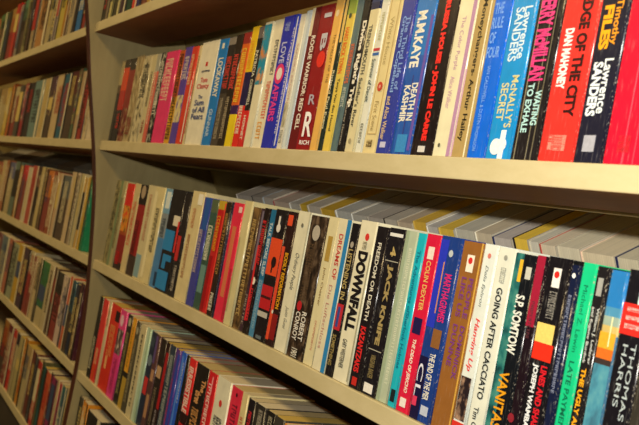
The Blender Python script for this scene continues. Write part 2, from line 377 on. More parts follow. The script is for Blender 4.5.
# the middle shelf is read along the feet of its spines, then (from the white one with red letters) along their tops
ROW_B = [
 (101.5, 'olive-grey weathered', 'art:4c4830,8c8458,a89c6c', .179, [G('302c20', .1, .6, .5, 0.4, 18)], None),
 (106.2, 'pale green thin', 'b0a878', .179, [R('7c8c64', .0, 1, .1, .45), G('686040', .2, .8, .6, 0.32, 18)], None),
 (112.0, 'scarlet flame-decorated', '9c1818', .176, [R('art:e03818,e8a030,501418', .26, .56, .1, .9), G('d81820', .8, .95, .4, 0.4, 6)], [(.28, 'dc2018'), (.6, 'a84818'), (.92, '8c1418'), (1, '2c1818')]),
 (119.0, 'thin cream red-lettered', 'd8c490', .178, [G('d85c3c', .2, .7, .5, 0.44, 16)], None),
 (124.6, 'dark red oval-marked', '981420', .178, [R('1c1416', .0, .22, .02, .98), O('b09c80', .08, .5, .28), G('3c0c10', .4, .8, .4, 0.4, 14)], [(.22, '1c1416'), (.78, '98141c'), (1, '3c2c28')]),
 (131.6, 'cream sky-footed', 'd8cca0', .180, [G('c08060', .1, .6, .5, 0.28, 16), R('88a8b0', .74, .98, .1, .7)], None),
 (139.2, 'cream black-titled', 'e0d29c', .180, [G('383020', .22, .68, .6, 0.34, 18), R('f0e4b4', .05, .95, .06, .3)], None),
 (148.2, 'steel-blue', '4880b0', .180, [R('e0ece8', .03, .2, .3, .9), G('283848', .3, .5, .5, 0.48, 7), R('203c5c', .84, .98, .6, .96)], [(.25, '78a8c8'), (.5, '88949c'), (1, '4884bc')]),
 (154.6, 'black blue-squared', '14141c', .180, [R('2c88c8', .40, .60, .04, .74), R('2c88c8', .64, .70, .2, .8), R('2c88c8', .70, .78, .2, .46), R('2c88c8', .80, .98, .02, .80), R('e8e0c8', .25, .35, .5, .96), R('d83434', .30, .60, .86, .98)], None),
 (167.4, 'black red-footed', '1c1a20', .179, [R('c83030', .42, .66, .04, .55), G('c8c0b0', .7, .95, .5, 0.4, 11)], None),
 (173.2, 'wide cream shiny', 'e0d09c', .184, [G('c88450', .16, .34, .4, 0.24, 11), R('f8f4e0', .02, .12, .55, .92), G('a86c3c', .4, .8, .35, 0.2, 18)], None),  # near-white panel high on this spine is a highlight put into the colour
 (184.6, 'violet-blue', '40449c', .176, [R('2858a8', .0, .3, .3, .98), G('c0b0b0', .3, .7, .4, 0.4, 16)], None),
 (191.4, 'sea-green white-lettered', '40645c', .176, [G('e4e8cc', .24, .56, .5, 0.56, 11), R('6c948c', .6, .85, .2, .9)], [(.12, '58684c'), (1, '38584c')]),
 (198.2, 'crimson gold-lettered', 'c0141c', .176, [R('9c1018', .5, 1, .05, .4), G('e8a024', .14, .46, .35, 0.36, 11), R('f04838', .02, .98, .8, .92)], [(.08, 'c8a830'), (1, 'c4161e')]),
 (206.2, 'brown gold-scripted', '2c1c18', .176, [G('b88c48', .1, .64, .5, 0.48, 18), G('f0e8d0', .8, .96, .5, 0.56, 6)], None),
 (211.2, 'narrow navy', '1c2040', .176, [G('606890', .1, .9, .5, 0.32, 24)], None),
 (213.4, 'rose-pink', 'e82c4c', .177, [R('d87850', .2, .8, .3, .66), R('f8d0c8', .03, .08, .6, .9), R('c02838', .55, .98, .8, .96)], None),
 (223.0, 'plain cream wide', 'd8cc98', .182, [R('b8ac78', .3, .9, .1, .3)], None),
 (230.4, 'brown ornate', 'art:2c2014,5c4428,8c6c40', .176, [G('c0a060', .1, .9, .5, 0.4, 24)], None),
 (238.0, 'dark plum', '3c2434', .176, [R('7c7080', .02, .5, .5, .9), G('a09080', .7, .95, .5, 0.4, 7)], None),
 (241.8, 'black red-figured', '1c1014', .177, [G('d83034', .1, .46, .5, 0.6, 11), O('f4ecd8', .58, .5, .3), G('e03438', .64, .9, .5, 0.48, 11), R('d82c30', .3, .9, .12, .4)], None),
 (247.0, 'teal white-titled', '2870a0', .177, [T('TALK BEFORE SLEEP', 'd8e8e8', .1, .52, .5, .5), G('90b8c8', .56, .94, .5, 0.48, 21)], [(.55, '20709c'), (1, '4888b0')]),
 (252.8, 'black orange-pictured', '18141a', .178, [R('e85028', .22, .50, .08, .98), O('201014', .40, .6, .2), R('201014', .36, .48, .48, .58), R('c02028', .58, .76, .08, .96), R('401418', .66, .68, .1, .9), O('e8e4d8', .14, .5, .16), R('e8e4d8', .05, .12, .42, .55), R('c0bcb0', .78, .82, .1, .9), R('687478', .96, .985, .3, .75)], None),
 (264.5, 'scarlet-striped black', '2a1214', .178, [R('ec5430', .02, .10, .12, .62), R('e85030', .26, .96, .04, .34), T('BODILY REFORMATION', 'f0b020', .30, .72, .66, .42, .03), R('8c1a1c', .76, .95, .4, .95), O('e8e0d0', .75, .3, .1)], None),
 (273.2, 'ivory script-titled', 'e6e2c4', .181, [T('Ordinary People', '34302c', .30, .56, .5, .42, 0, .3), T('Judith Guest', '585448', .68, .84, .5, .32, 0, .3), R('c8c4a8', .0, 1, .9, .98), O('706c5c', .1, .5, .08)], None),
 (285.5, 'brown mottled white-lettered', 'art:14100f,33251c,705c48', .179, [G('5c4834', .2, .6, .4, 0.4, 21), O('c0242c', .64, .3, .14), T('ROBERT', 'e8e4d8', .67, .87, .68, .30, .02), T('CONROY', 'e8e4d8', .68, .88, .34, .30, .02), O('b8b0a0', .12, .5, .22), T('1901', 'e0dccc', .93, .99, .5, .4)], None),
 (301.7, 'cream gold-titled', 'e0d6a8', .182, [R('b49444', .13, .30, .3, .72), T('John Cheever', '8c6c2c', .34, .60, .5, .3, .01), G('c88868', .7, .9, .6, 0.16, 14)], None),
 (311.8, 'cream red-lettered blue-edged', 'e4dcb8', .181, [T('DREAMS OF', 'c83c34', .10, .40, .42, .34), T('Die Luftschloss', 'c08878', .44, .86, .34, .26, 0), R('2c84bc', .0, 1, .72, 1)], None),
 (324.6, 'black photo-fronted', '18161a', .178, [O('a8a090', .14, .5, .2), T('LISTENING IN', 'b8a468', .17, .50, .5, .6, .02), R('c02c38', .53, .70, .1, .9), R('3c4c90', .55, .68, .3, .6), T('SOMETHING', 'a89458', .73, .93, .5, .5)], None),
 (332.4, 'ivory bold-titled', 'e8e2c2', .184, [O('d83830', .10, .55, .12), T('DOWNFALL', '181418', .19, .69, .5, .66, .06), T('GARY WESTERNER', '4c483c', .74, .92, .4, .3), R('a8a488', .2, .98, .90, .97), G('8c8874', .13, .18, .5, 0.24, 9)], None),
 (348.2, 'black red-footed title', '1a161a', .180, [T('FREEDOM OR DEATH', 'e4e0cc', .10, .58, .5, .34, .02), T('KAZANTZAKIS', 'e02c2c', .62, .90, .46, .5, .04), R('c82c24', .93, .98, .3, .7)], None),
 (359.6, 'black gold-titled', '18161c', .181, [R('e8e8e0', .03, .05, .1, .9), T('4', 'c0a868', .11, .17, .5, .4), R('b8b4a0', .195, .20, .1, .9), T('JACK KNIFE', 'a89460', .22, .70, .5, .44, .05), R('b8b4a0', .73, .735, .1, .9), T('VIRGINIA BAKER', '8c7c50', .76, .90, .5, .36), R('f0ece0', .93, .985, .25, .8)], None),
 (374.8, 'pale sage', 'b4c0a4', .181, [G('d8dcc0', .1, .9, .62, 0.24, 38), R('a0b090', .0, 1, .02, .3)], None),
 (385.8, 'aqua', '1cb4c4', .180, [T('The Adventures of', '0c7088', .10, .46, .5, .42, .02), T('Sherlock Holmes', '0c7088', .46, .78, .5, .42, .02), R('182428', .90, .97, .3, .8)], None),
 (394.2, 'crimson gold-lettered thick', 'd81c40', .181, [R('f0e0d0', .07, .14, .3, .7), T('COLIN DEXTER', 'e8c068', .15, .43, .5, .34, .02), R('20184c', .47, .56, .22, .78), T('THE DEAD OF JERICHO', 'f8ecd8', .59, .89, .5, .32, .03, .2), R('f0e8dc', .92, .97, .3, .7)], None),
 (408.3, 'cobalt magenta-lettered', '1c3c84', .182, [R('2838c0', .02, .50, .05, .42), R('18143c', .66, 1, .05, .45), O('c0c8c8', .09, .6, .10), T('MARTHA', 'e02c78', .20, .34, .68, .36, .02), T('GRIMES', 'e02c78', .34, .46, .68, .36, .02), R('d89438', .14, .42, .36, .40), R('8c5c30', .50, .60, .46, .86), T('THE END OF THE PIER', 'f0ecdc', .63, .88, .66, .3, .02), T('CL', 'e8e8f4', .7, .88, .24, .3, 0), R('e03c60', .88, .93, .1, .3), R('c0c8d8', .91, .96, .56, .9)], None)]
ROW_B2 = [   # read along the top edges
 (462.8, 'ochre-brown purple-lettered', '94602c', .1805, [R('f4ecd8', .07, .16, .34, .66), O('d83030', .10, .5, .10), T('PEOPLE', '7c3c80', .19, .40, .70, .24, .02), T('DOMINICK', '7c3c80', .44, .72, .70, .24, .02), T('LIKE US', '7c3c80', .19, .40, .38, .24, .02), T('DUNNE', '7c3c80', .44, .66, .38, .24, .02), R('d8a848', .0, 1, .92, .98)], None),
 (484.4, 'white script-titled', 'e2e8de', .1815, [O('d87c6c', .06, .5, .12), T('Delia Ephron', '4c5450', .11, .32, .46, .30, 0, .3), T('Hanging Up', 'e03838', .38, .65, .5, .46, .02, .2), R('art:20181c,2c2024,c8a080', .68, .90, .16, .86, name='cover_photo'), R('d83428', .91, 1, .08, .92), R('f0e8d8', .93, .98, .4, .75)], None),
 (498.7, 'off-white black-titled', 'e0e2d0', .1815, [O('98988c', .05, .5, .10), G('a0a094', .1, .18, .5, 0.28, 9), T('GOING AFTER CACCIATO', '202424', .20, .76, .5, .38, .03), T("Tim O'Brien", '303434', .80, 1.0, .45, .32, .02)], None),
 (517.0, 'teal-and-black illustrated', '10141a', .1795, [R('art:103438,28706c,4c9080', .0, .97, .02, .40), R('e8b830', .03, .14, .25, .40), R('c8c8b8', .06, .12, .58, .82), T('S.P. SOMTOW', 'e8ece0', .20, .49, .56, .46, .03), T('VANITAS', 'e8a01c', .58, .86, .5, .50, .02), O('a8641c', .93, .3, .2)], None),
 (539.2, 'maroon-topped black', '1c1018', .1795, [R('a01c38', .0, .34, .0, .85), G('5c3038', .22, .4, .4, 0.32, 11), O('8c2430', .78, .3, .34)], None),
 (548.8, 'black cream-paneled', '151318', .1805, [R('f0ece4', .05, .14, .34, .66), O('d82c24', .08, .5, .11), G('8c8880', .16, .29, .5, 0.32, 11), R('ecd070', .31, .40, .08, .82), R('e0301c', .40, .48, .08, .90), T('LINES AND SHADOWS', 'd8202c', .50, .88, .7, .3, .04), T('JOSEPH WAMBAUGH', 'e8ecec', .50, .88, .34, .3, .04)], None),
 (572.6, 'slender navy', '141c38', .178, [O('e8ece8', .05, .5, .2), G('8088a0', .14, .6, .5, 0.32, 24)], None),
 (582.2, 'emerald', '18c484', .1805, [T('Michael Z. Lewin', '0c6848', .1, .40, .5, .32, .0), T('LATE PAYMENTS', '0c6c4c', .44, .80, .5, .38, .02)], None),
 (597.4, 'black yellow-titled', '1c1a1c', .1795, [R('a0a098', .05, .13, .3, .7), T('William J. Lederer', 'd8dcd4', .18, .43, .70, .30, .01), T('and Eugene Burdick', 'd8dcd4', .18, .43, .32, .30, .01), T('THE UGLY AMERICAN', 'f0a81c', .45, .88, .5, .42, .04)], None),
 (610.4, 'sunset-pictured blue', '2878b8', .1795, [R('e0a830', .27, .36, .05, .95), R('d86c24', .34, .39, .05, .95), R('3c302c', .385, .41, .05, .95), R('art:3c6c80,488ca0,60a0a8', .41, 1, .05, .95), R('f0e8b0', .2, .33, .6, .66)], [(.16, '2878b8'), (.2, '4c8cac'), (.24, '94a898'), (.28, 'c8b068'), (1, '406c88')]),
 (628.2, 'black red-banded', '16141a', .1815, [R('c8e0dc', .04, .14, .55, .9), R('dc2c24', .14, .27, .05, .98), G('f0c0b8', .155, .175, .5, 0.56, 4), G('f0c0b8', .19, .21, .5, 0.56, 4), G('f0c0b8', .225, .245, .5, 0.56, 4), T('THOMAS', 'b4c0c0', .30, .62, .72, .22, .0), T('HARRIS', 'b4c0c0', .31, .57, .42, .22, .0), R('art:701414,d84828,e88838', .66, 1, .14, .92)], None),
 (655.0, None)]
ROW_C = [    # read along the top edges
 (101.0, 'thin black white-lettered', '1c1c18', .173, [G('c8c4a8', .5, .9, .5, 0.48, 14)], None),
 (104.7, 'red orange-footed', 'e03434', .173, [R('d84c24', .6, .98, .2, .6), G('f0c090', .6, .8, .5, 0.4, 7)], None),
 (109.6, 'narrow ivory', 'd8c8a0', .173, [G('c0542c', .1, .3, .5, 0.4, 6)], None),
 (112.4, 'broad orange-red', 'dc3020', .174, [R('1c1418', .06, .18, .55, .95), G('e89858', .24, .6, .5, 0.48, 11), R('f0b070', .6, .75, .3, .5)], None),
 (121.8, 'hot pink', 'e8408c', .173, [O('f0c0d0', .12, .4, .25), R('art:d8c8b8,5c4048,3c3838', .22, .5, .1, .9), G('a82c60', .55, .95, .5, 0.4, 18)], None),
 (128.4, 'black gilt-oval', '24241c', .172, [O('b8b498', .08, .5, .25), G('a09860', .2, .9, .5, 0.4, 21)], None),
 (133.6, 'amber-striped', 'd88c20', .172, [R('e8b030', .02, .6, .3, .7), G('6c3c14', .1, .55, .5, 0.24, 14)], [(.6, 'e09824'), (.66, '201c18'), (1, 'b89838')]),
 (137.8, 'dark grey worn', '4c4838', .170, [O('a8a48c', .1, .5, .25), G('a89c74', .2, .9, .5, 0.4, 21)], None),
 (142.3, 'buff dotted', 'd0c498', .170, [G('4c4430', .1, .9, .5, 0.24, 14)], None),
 (148.0, 'mint-edged pale', 'b0ccac', .170, [R('c8dcc0', .0, 1, .1, .5)], None),
 (152.2, 'navy skull-marked', '202c44', .168, [O('6c7c88', .3, .5, .32), R('c83434', .48, .66, .2, .8), G('586874', .06, .16, .5, 0.4, 6)], None),
 (158.0, 'brown purple-topped', '5c3c3c', .168, [R('604c80', .02, .3, .1, .5), R('b88c68', .36, .48, .3, .9), R('b08460', .62, .86, .3, .9)], None),
 (162.3, 'black tan-patched', '241c1c', .168, [R('c09c74', .28, .40, .2, .9), G('8c7c64', .5, .9, .5, 0.4, 14)], None),
 (168.0, 'black scarlet-spined', '281418', .167, [R('b01c24', .1, .68, .4, .96), G('a8a0a0', .7, .95, .4, 0.4, 7)], None),
 (172.0, 'slate white-speckled', '2c3c50', .167, [G('a8b0a8', .1, .9, .5, 0.48, 18)], None),
 (177.8, 'purple-blue', '5c3888', .166, [R('2c48b0', .04, .98, .55, .98), G('c03c4c', .3, .8, .35, 0.24, 16)], None),
 (182.4, 'bright ultramarine', '2460d0', .166, [R('5c90e0', .04, .98, .3, .5), G('c0d0e8', .1, .5, .7, 0.24, 14)], None),
 (187.6, 'thin jet-black', '181818', .166, [], None),
 (191.0, 'scarlet white-lettered', 'e02428', .166, [T('IRRESISTIBLE', 'f0d8c8', .08, .52, .45, .7, .03), G('2c0c10', .6, .95, .5, 0.56, 7)], [(.52, 'e02428'), (.62, '2c1418'), (1, 'c01c20')]),
 (198.0, 'black orange-lettered wide', '1c1614', .166, [T('The', 'e0a468', .12, .24, .75, .34, .03), T('three', 'e0a468', .24, .36, .5, .5, .03), G('d89c58', .40, .62, .5, 0.48, 7), G('e0282c', .64, .95, .5, 0.64, 4)], None),
 (210.8, 'red white-titled', 'd41c28', .166, [G('f4dcd0', .1, .9, .4, .36, 20), R('f0a0a0', .04, .2, .5, .62)], None),
 (219.4, 'white red-marked', 'e4e0c4', .167, [O('d83830', .22, .5, .1), G('2c2c34', .34, .5, .5, 0.56, 7), R('c83034', .5, .62, .15, .9), G('303038', .64, .9, .5, 0.4, 11)], None),
 (233.0, 'raspberry', 'dc2c48', .165, [G('7c1c30', .14, .9, .5, 0.4, 18), O('40141c', .06, .5, .07)], None),
 (244.6, 'slim cream', 'd8c890', .165, [G('c85c3c', .2, .9, .5, 0.4, 21)], None),
 (250.6, 'black crimson-lettered', '18141c', .163, [G('d82838', .1, .24, .5, 0.4, 6), G('d82434', .36, .95, .5, 0.48, 12)], None),
 (258.0, 'dark grey pale-titled', '2c2824', .163, [G('a8a08c', .04, .2, .6, 0.4, 7), T('of the Nov', 'c8c0a0', .24, .7, .5, .5, .02)], None),
 (268.0, 'black ivory-titled', '1c1a18', .162, [G('b0a88c', .04, .2, .5, 0.4, 7), T('CHILL', 'dcd4b0', .26, .8, .5, .6, .03)], None),
 (277.0, 'charcoal emblem-marked', '3c3830', .163, [R('f0e8dc', .10, .22, .3, .7), O('e04c28', .15, .5, .13), G('c8c0a8', .3, .8, .5, 0.4, 11)], None),
 (286.6, 'marigold', 'e49428', .160, [G('a0541c', .1, .8, .4, 0.24, 16)], None),
 (293.0, 'straw-coloured', 'd0b874', .160, [], None),
 (300.0, 'aubergine', '2c1c38', .158, [G('a8a0c0', .2, .9, .5, 0.4, 14)], None),
 (306.4, 'dull ivory', 'd4c8a0', .158, [], None),
 (316.0, 'saffron', 'dca834', .160, [], None),
 (325.0, 'bone-white', 'd8d0b0', .160, [], None),
 (336.0, 'brick red', 'a83424', .160, [], None), (346.0, None)]
ROW_0 = [    # read along the feet
 (100.6, 'black', '1c1814'), (104.2, 'grey'	, '7c6c54'), (107.4, 'pale yellow', 'c8bc74'), (111.0, 'dark olive', '3c3820'), (115.6, 'ivory', 'd8cc90'),
 (118.4, 'plum', '3c2434'), (124.2, 'forest green', '1c4434'), (130.8, 'vermilion', 'd84838'), (135.2, 'indigo', '2c3068'), (139.6, 'brick-brown', '7c4434'),
 (145.4, 'mustard', 'b88c30'), (150.6, 'slate', '4c5860'), (155.8, 'wine', '6c1c2c'), (161.0, 'sand', 'b8a070'), (167.4, None)]
# far bay: read along a level line of the picture (py); (px, look, colour[, second colour])
FAR = {
 'top': (44, Y0, Z0, [(-9,'burnt orange','b0602c'),(-3,'leaf green','4c7040'),(2.5,'dark olive','3c3c24'),(6.5,'golden tan','a8803c'),(11,'scarlet','c02c24'),(14.5,'silver','8c8478'),(18,'mint','5c8464'),(22,'olive cream','948c58'),(25.4,'walnut','4c3424'),(28,'pale lichen','b0a878'),(32,'chocolate','3c2418'),(34.6,'apricot','b88448'),(43,'dark green','2c3428'),(47.5,'black','1c1418'),(50.5,'lavender grey','6c5c64'),(53.2,'lemon-footed','c8b450'),(58.5,'ochre','b47c20'),(61.5,'umber','5c3c2c'),(64.5,'parchment','c0ac80'),(68,'jet','241c20'),(71.5,'azure','2c70b0'),(77.5,'mauve','84586c'),(81.2,'teal grey','50686c'),(84.5,None)]),
 'upper': (137, YA, ZA, [(-8,'tan','a88c54'),(-.5,'yellow','c8a830'),(4.2,'orange','c0641c'),(7.2,'ivory','c0b080'),(11.6,'charcoal','4c4840'),(16.4,'crimson','9c2430'),(20.4,'black','241c20'),(26.2,'sage blue','6c8c88'),(35,'parchment','c8b078'),(41.6,'plum','4c3040'),(46.8,'cream red-lettered','d0b888'),(54.8,'deep teal','1c6078'),(60.8,'maroon','541c20'),(68.4,'olive green','50684c'),(71.8,'buff','b89c74'),(75.4,'brick red','a03028'),(79.8,'navy','1c1c4c'),(81.8,'cream orange-edged','d8c090'),(85.2,None)]),
 'middle': (190, YB, ZB, [(-8,'rust','9c5030'),(-2,'ivory','c0b080'),(2,'orange-brown','a8642c'),(5.6,'blue-violet','5c6088'),(11.2,'green-flecked grey','5c7060'),(17,'amber','c08838'),(19.4,'scarlet','c81c24'),(24.8,'chalk white','d0c4a8'),(29.4,'salmon','b84c3c'),(35.2,'dark brown','3c2418'),(38.8,'straw','c8b478'),(43.6,'brown-and-cream','7c5838'),(45.6,'tangerine','d07820'),(51.4,'russet','94441c'),(57,'pale tan','c8a880'),(61,'slate grey','5c6464'),(69.8,'cream rose-marked','d0b890'),(75.6,'grey-tan','988468'),(79.2,'light cream','c8bc8c'),(83.2,'golden buff','c8a04c'),(86.6,'yellow-gold','c8a438'),(89.6,'emerald green','1c8454'),(91.4,None)]),
 'lower': (268, YC, ZC, [(-8,'wine','6c2430'),(-3,'ash blue','5c7078'),(4.8,'salmon-orange','b86848'),(9.2,'sage','98a080'),(15.8,'yellow','c8a020'),(21.6,'deep purple','3c2038'),(28.2,'ivory','c8bc94'),(32.8,'red-topped brown','8c3828'),(36.6,'warm cream','c8b484'),(41.6,'green','2c7838'),(50,'pale buff','c4b488'),(55.2,'umber','503420'),(59,'black gold-flecked','2c2820'),(66,'pink-topped cream','d0b8a8'),(72.6,'burnt orange','c85c34'),(76.2,'petrol blue','285868'),(80,'midnight blue','1c2840'),(84.6,'claret','481c28'),(88.6,None)]),
 'bottom': (394, YD, ZD, [(-9,'ochre','a8702c'),(-3,'claret','6c1c24'),(2.6,'scarlet','c83020'),(7,'dark violet','281830'),(10,'green-footed cream','b8ac74'),(14.8,'marigold','cc8820'),(18.6,'buff','b89c68'),(24.8,'rust-brown','6c3428'),(30,'smoky grey','5c5c5c'),(32.4,'vermilion','b82c20'),(36.4,'moss','5c5c38'),(39.4,'teal','1c5c5c'),(42.8,'coral','d06038'),(48,'black','241820'),(50,'magenta','8c2458'),(55.2,'parchment','b8a478'),(57.6,'carmine','b02838'),(61.4,'blue-green','2c686c'),(66.2,'pale sand','c0ac80'),(69.2,None)])}
ROW_D = [(80.5, 'thin charcoal', '2c2824', .188), (84.0, 'orange-topped', 'dc8c1c', .188), (88.6, 'black cream-paged', '1c1a18', .180), (101., 'dull red', '9c2c24', .172), (110., 'grey', '6c6c64', .17), (119., None)]
# the books behind the middle shelf's front row, turned with their pages to the aisle: corner column, page colour, cover colour
BACK_B = [(236,'b4aca0','e0d8c8','grey-paged white-covered'),(251,'a49c90','18141a','grey-paged black-covered'),(262,'b8b0a4','a4b8c8','pale blue-covered'),(273,'b8a898','a82c3c','red-covered'),(289,'b4b0a4','e4e4dc','white-edged grey'),
 (299,'c8a83c','b8b0a0','narrow yellow-paged'),(307,'b8b0a0','d8d0bc','tan-paged pale-edged'),(320,'c4a038','c8b890','yellow-paged'),(335,'b0b0a8','f0f0e8','bright white-covered'),(351,'b0aca0','f0f0e8','white-covered ash-paged'),
 (367,'a8a094','b4ac9c','plain grey-paged'),(383,'b0a898','241e1c','black-cornered'),(397,'b4a48c','b8a88c','tan-paged'),(412,'c8a440','c8b060','golden-paged'),(426,'b4b0a8','f4f0e4','lettered-top white'),
 (438,'ccac44','c8b060','deep yellow-paged'),(454,'b0ac9c','c8c4b4','ash-paged'),(474,'b4a890','f0ecd8','cream-edged tan'),(492,'aca49c','202c5c','navy-edged grey'),(512,'ccac40','14101c','black-covered yellow-paged'),
 (528,'b8b4a4','c8c0a8','stone-paged'),(539,'bcb098','b84038','red-lined tan'),(556,'b8b098','b8b09c','biscuit-paged'),(580,'b8ac90','e8c8b0','rose-lined cream'),(615,'aca48c','1c2450','navy-covered buff'),(640,'b4a88c','c8c0a8','drab-paged'),(668,None,None,None)]
# ---------------------------------------------------------------- book rows
WHERE = {}
def labelled(row, idx, looks):
    d = looks[idx]
    l = looks[idx - 1] if idx > 0 else None
    r = looks[idx + 1] if idx + 1 < len(looks) else None
    if l and r: s = f'{d} paperback between the {l} and {r} ones, {row}'
    elif r: s = f'{d} paperback at the upright end, before the {r} one, {row}'
    else: s = f'{d} paperback, last in view after the {l} one, {row}'
    n = lambda t: len([w for w in t.replace(',', ' ').split()])
    if n(s) > 16: s = s.replace('between the ', 'between ')
    if n(s) > 16: s = s.replace(' ones,', ',')
    if n(s) > 16: s = f'{d} paperback beside the {l or r} one, {row}'
    if n(s) > 16: s = s.replace('beside the ', 'beside ')
    return s
def build_row(entries, xs, y, z, row, group, detail=True):
    rnd = random.Random(len(entries) * 7 + int(z * 1000))
    looks = [e[1] for e in entries]
    for i, e in enumerate(entries):
        px, look, col, h, items, bands = e
        x0, x1 = xs[i], xs[i + 1]
        gap = .00012
        h = h + rnd.uniform(-.0008, .0008)
        make_book(x0 + gap, x1 - gap, y + rnd.uniform(-.0012, .0012), z, h, .1038 + rnd.uniform(-.002, .001), col, items, bands,
                  pages=rnd.choice(['cdbf98', 'd2c6a4', 'c6b27c', 'd8ccaa', 'c8ac58']), label=labelled(row, i, looks), group=group)
LAB_U, LAB_M, LAB_L = 'upper near shelf', 'middle near shelf', 'lower near shelf'
build_row(ROW_A[:-1], [x_at(e[0], YA, ZA) for e in ROW_A], YA, ZA, LAB_U, 'paperbacks on the upper shelf of the near bookcase')
b1 = [x_at(e[0], YB, ZB) for e in ROW_B]; b2 = [x_at(e[0], YB, .003) for e in ROW_B2]
build_row(ROW_B + ROW_B2[:-1], b1 + b2, YB, ZB, LAB_M, 'paperbacks on the middle shelf of the near bookcase')
build_row(ROW_C[:-1], [x_at(e[0], YC, -.249) for e in ROW_C], YC, ZC, LAB_L, 'paperbacks on the lower shelf of the near bookcase')
rr = random.Random(5)
def plain_items(col, k):
    inks = ['e0d4a8', '241c18', 'b03028', 'd8c070', '3c4c6c']
    out = []
    if k % 4 == 1: out.append(R('art:%s,%s,%s' % (rr.choice(inks), col, rr.choice(inks)), rr.uniform(0, .3), rr.uniform(.6, 1), .06, .94))
    if k % 5 == 4: out.append(R(rr.choice(inks), rr.uniform(.1, .4), rr.uniform(.5, .8), .1, .9))
    else: out.append(G(rr.choice(inks), rr.uniform(.06, .2), rr.uniform(.5, .9), rr.uniform(.4, .6), rr.uniform(.35, .6), rr.randrange(9, 22)))
    if k % 3 != 0: out.append(R(rr.choice(['e4dab4', '1a1614', 'd8ccaa', '14120f']), .0, 1, .80, .97, name='spine_stripe'))
    if k % 3 == 0: out.append(R('1a1614', .0, 1, .03, .16, name='spine_stripe'))
    return out
e0 = [(p[0], p[1], p[2] if p[0] < 167.3 and p[1] else None) for p in [(q[0], q[1], q[2] if len(q) > 2 else None) for q in ROW_0]]
build_row([(p[0], p[1], p[2], .17 + rr.uniform(-.004, .006), plain_items(p[2], i), None) for i, p in enumerate(e0[:-1])],
          [x_at(p[0], Y0, Z0) for p in e0], Y0, Z0, 'top near shelf', 'paperbacks on the top shelf of the near bookcase')
build_row([(p[0], p[1], p[2], p[3], plain_items(p[2], i), None) for i, p in enumerate(ROW_D[:-1])],
          [x_at(p[0], YD, -.48) for p in ROW_D], YD, ZD, 'bottom near shelf', 'paperbacks on the bottom shelf of the near bookcase')
for nm, (py, y, z, lst) in FAR.items():
    dz = {'top': .0, 'upper': 0, 'middle': 0, 'lower': .0, 'bottom': 0}[nm]
    xs = [min(on_y(p[0], py, y).x, -1.972) for p in lst]
    ent = []
    for i, p in enumerate(lst[:-1]):
        h = .172 + rr.uniform(-.006, .007)
        if nm == 'bottom' and p[1] == 'marigold': h = .186
        if nm == 'bottom' and i < 5: h = .178
        if i % 3 == 0:
            c = p[2]; bands = [(rr.uniform(.15, .5), c), (1, rr.choice(['b8a878', '4c3c30', c, '8c3028', 'c0b080']))]
        else: bands = None
        ent.append((p[0], p[1], p[2], h, plain_items(p[2], i), bands))
    build_row(ent, xs, y, z, nm + ' far-bay shelf', 'paperbacks on the %s shelf of the far bookcase' % nm)
# second rank on the middle shelf: tipped forward, pages to the aisle
TH = math.radians(28.5); PY_, PZ_ = .653, .0185
HB = .175
bl = [b[3] for b in BACK_B]
for i, (px, pg, cv, look) in enumerate(BACK_B[:-1]):
    xa, xb = x_at(px, PY_, PZ_), x_at(BACK_B[i + 1][0], PY_, PZ_)
    dz = rr.uniform(-.0035, .001)
    oy, oz = PY_ + HB * math.sin(TH), PZ_ + dz - HB * math.cos(TH)
    s = f'{look} paperback behind the front rank, ' + (f'past the {bl[i-1]} one, ' if i else 'first by the upright, ') + 'middle near shelf'
    if len(s.split()) > 16: s = s.replace('behind the front rank', 'in rear rank')
    o = make_book(xa + .0004, xb - .0004, oy, oz, HB, .103, cv, (), None, pages=pg, label=s,
                  group='paperbacks in the rear rank of the middle near shelf', fore_out=True, rot=TH, th=.0018 if cv < '30' else .001)
    if i == 14:      # lettering stamped on the top edges of the pages
        vs, fs = scrawl_shape(7, random.Random(3)); w = xb - xa
        V = [(w * (.35 + .4 * (1 - v)), .004 + .07 * u, HB - .0005) for u, v in vs]
        link('stamped_lettering', mesh('stamped_lettering', V, fs), o, [ink_mat('3c3c44')])
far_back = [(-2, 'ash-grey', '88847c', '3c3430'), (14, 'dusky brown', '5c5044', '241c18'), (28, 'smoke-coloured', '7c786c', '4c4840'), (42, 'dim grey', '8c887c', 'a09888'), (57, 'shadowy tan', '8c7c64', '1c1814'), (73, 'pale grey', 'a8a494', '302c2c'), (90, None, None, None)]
for i, (px, look, pg, cv) in enumerate(far_back[:-1]):
    xa, xb = x_at(px, PY_, PZ_), min(x_at(far_back[i + 1][0], PY_, PZ_), -1.972)
    oy, oz = PY_ + HB * math.sin(TH), PZ_ - .004 - HB * math.cos(TH)
    if xa > -1.99: break
    make_book(xa + .0006, xb - .0006, oy, oz, HB, .103, cv, (), None, pages=pg,
              label=f'{look} paperback in the rear rank behind the middle far-bay row' + (', near the upright' if look == 'pale grey' else ''),
              group='paperbacks in the rear rank of the middle far-bay shelf', fore_out=True, rot=TH, th=.0012)

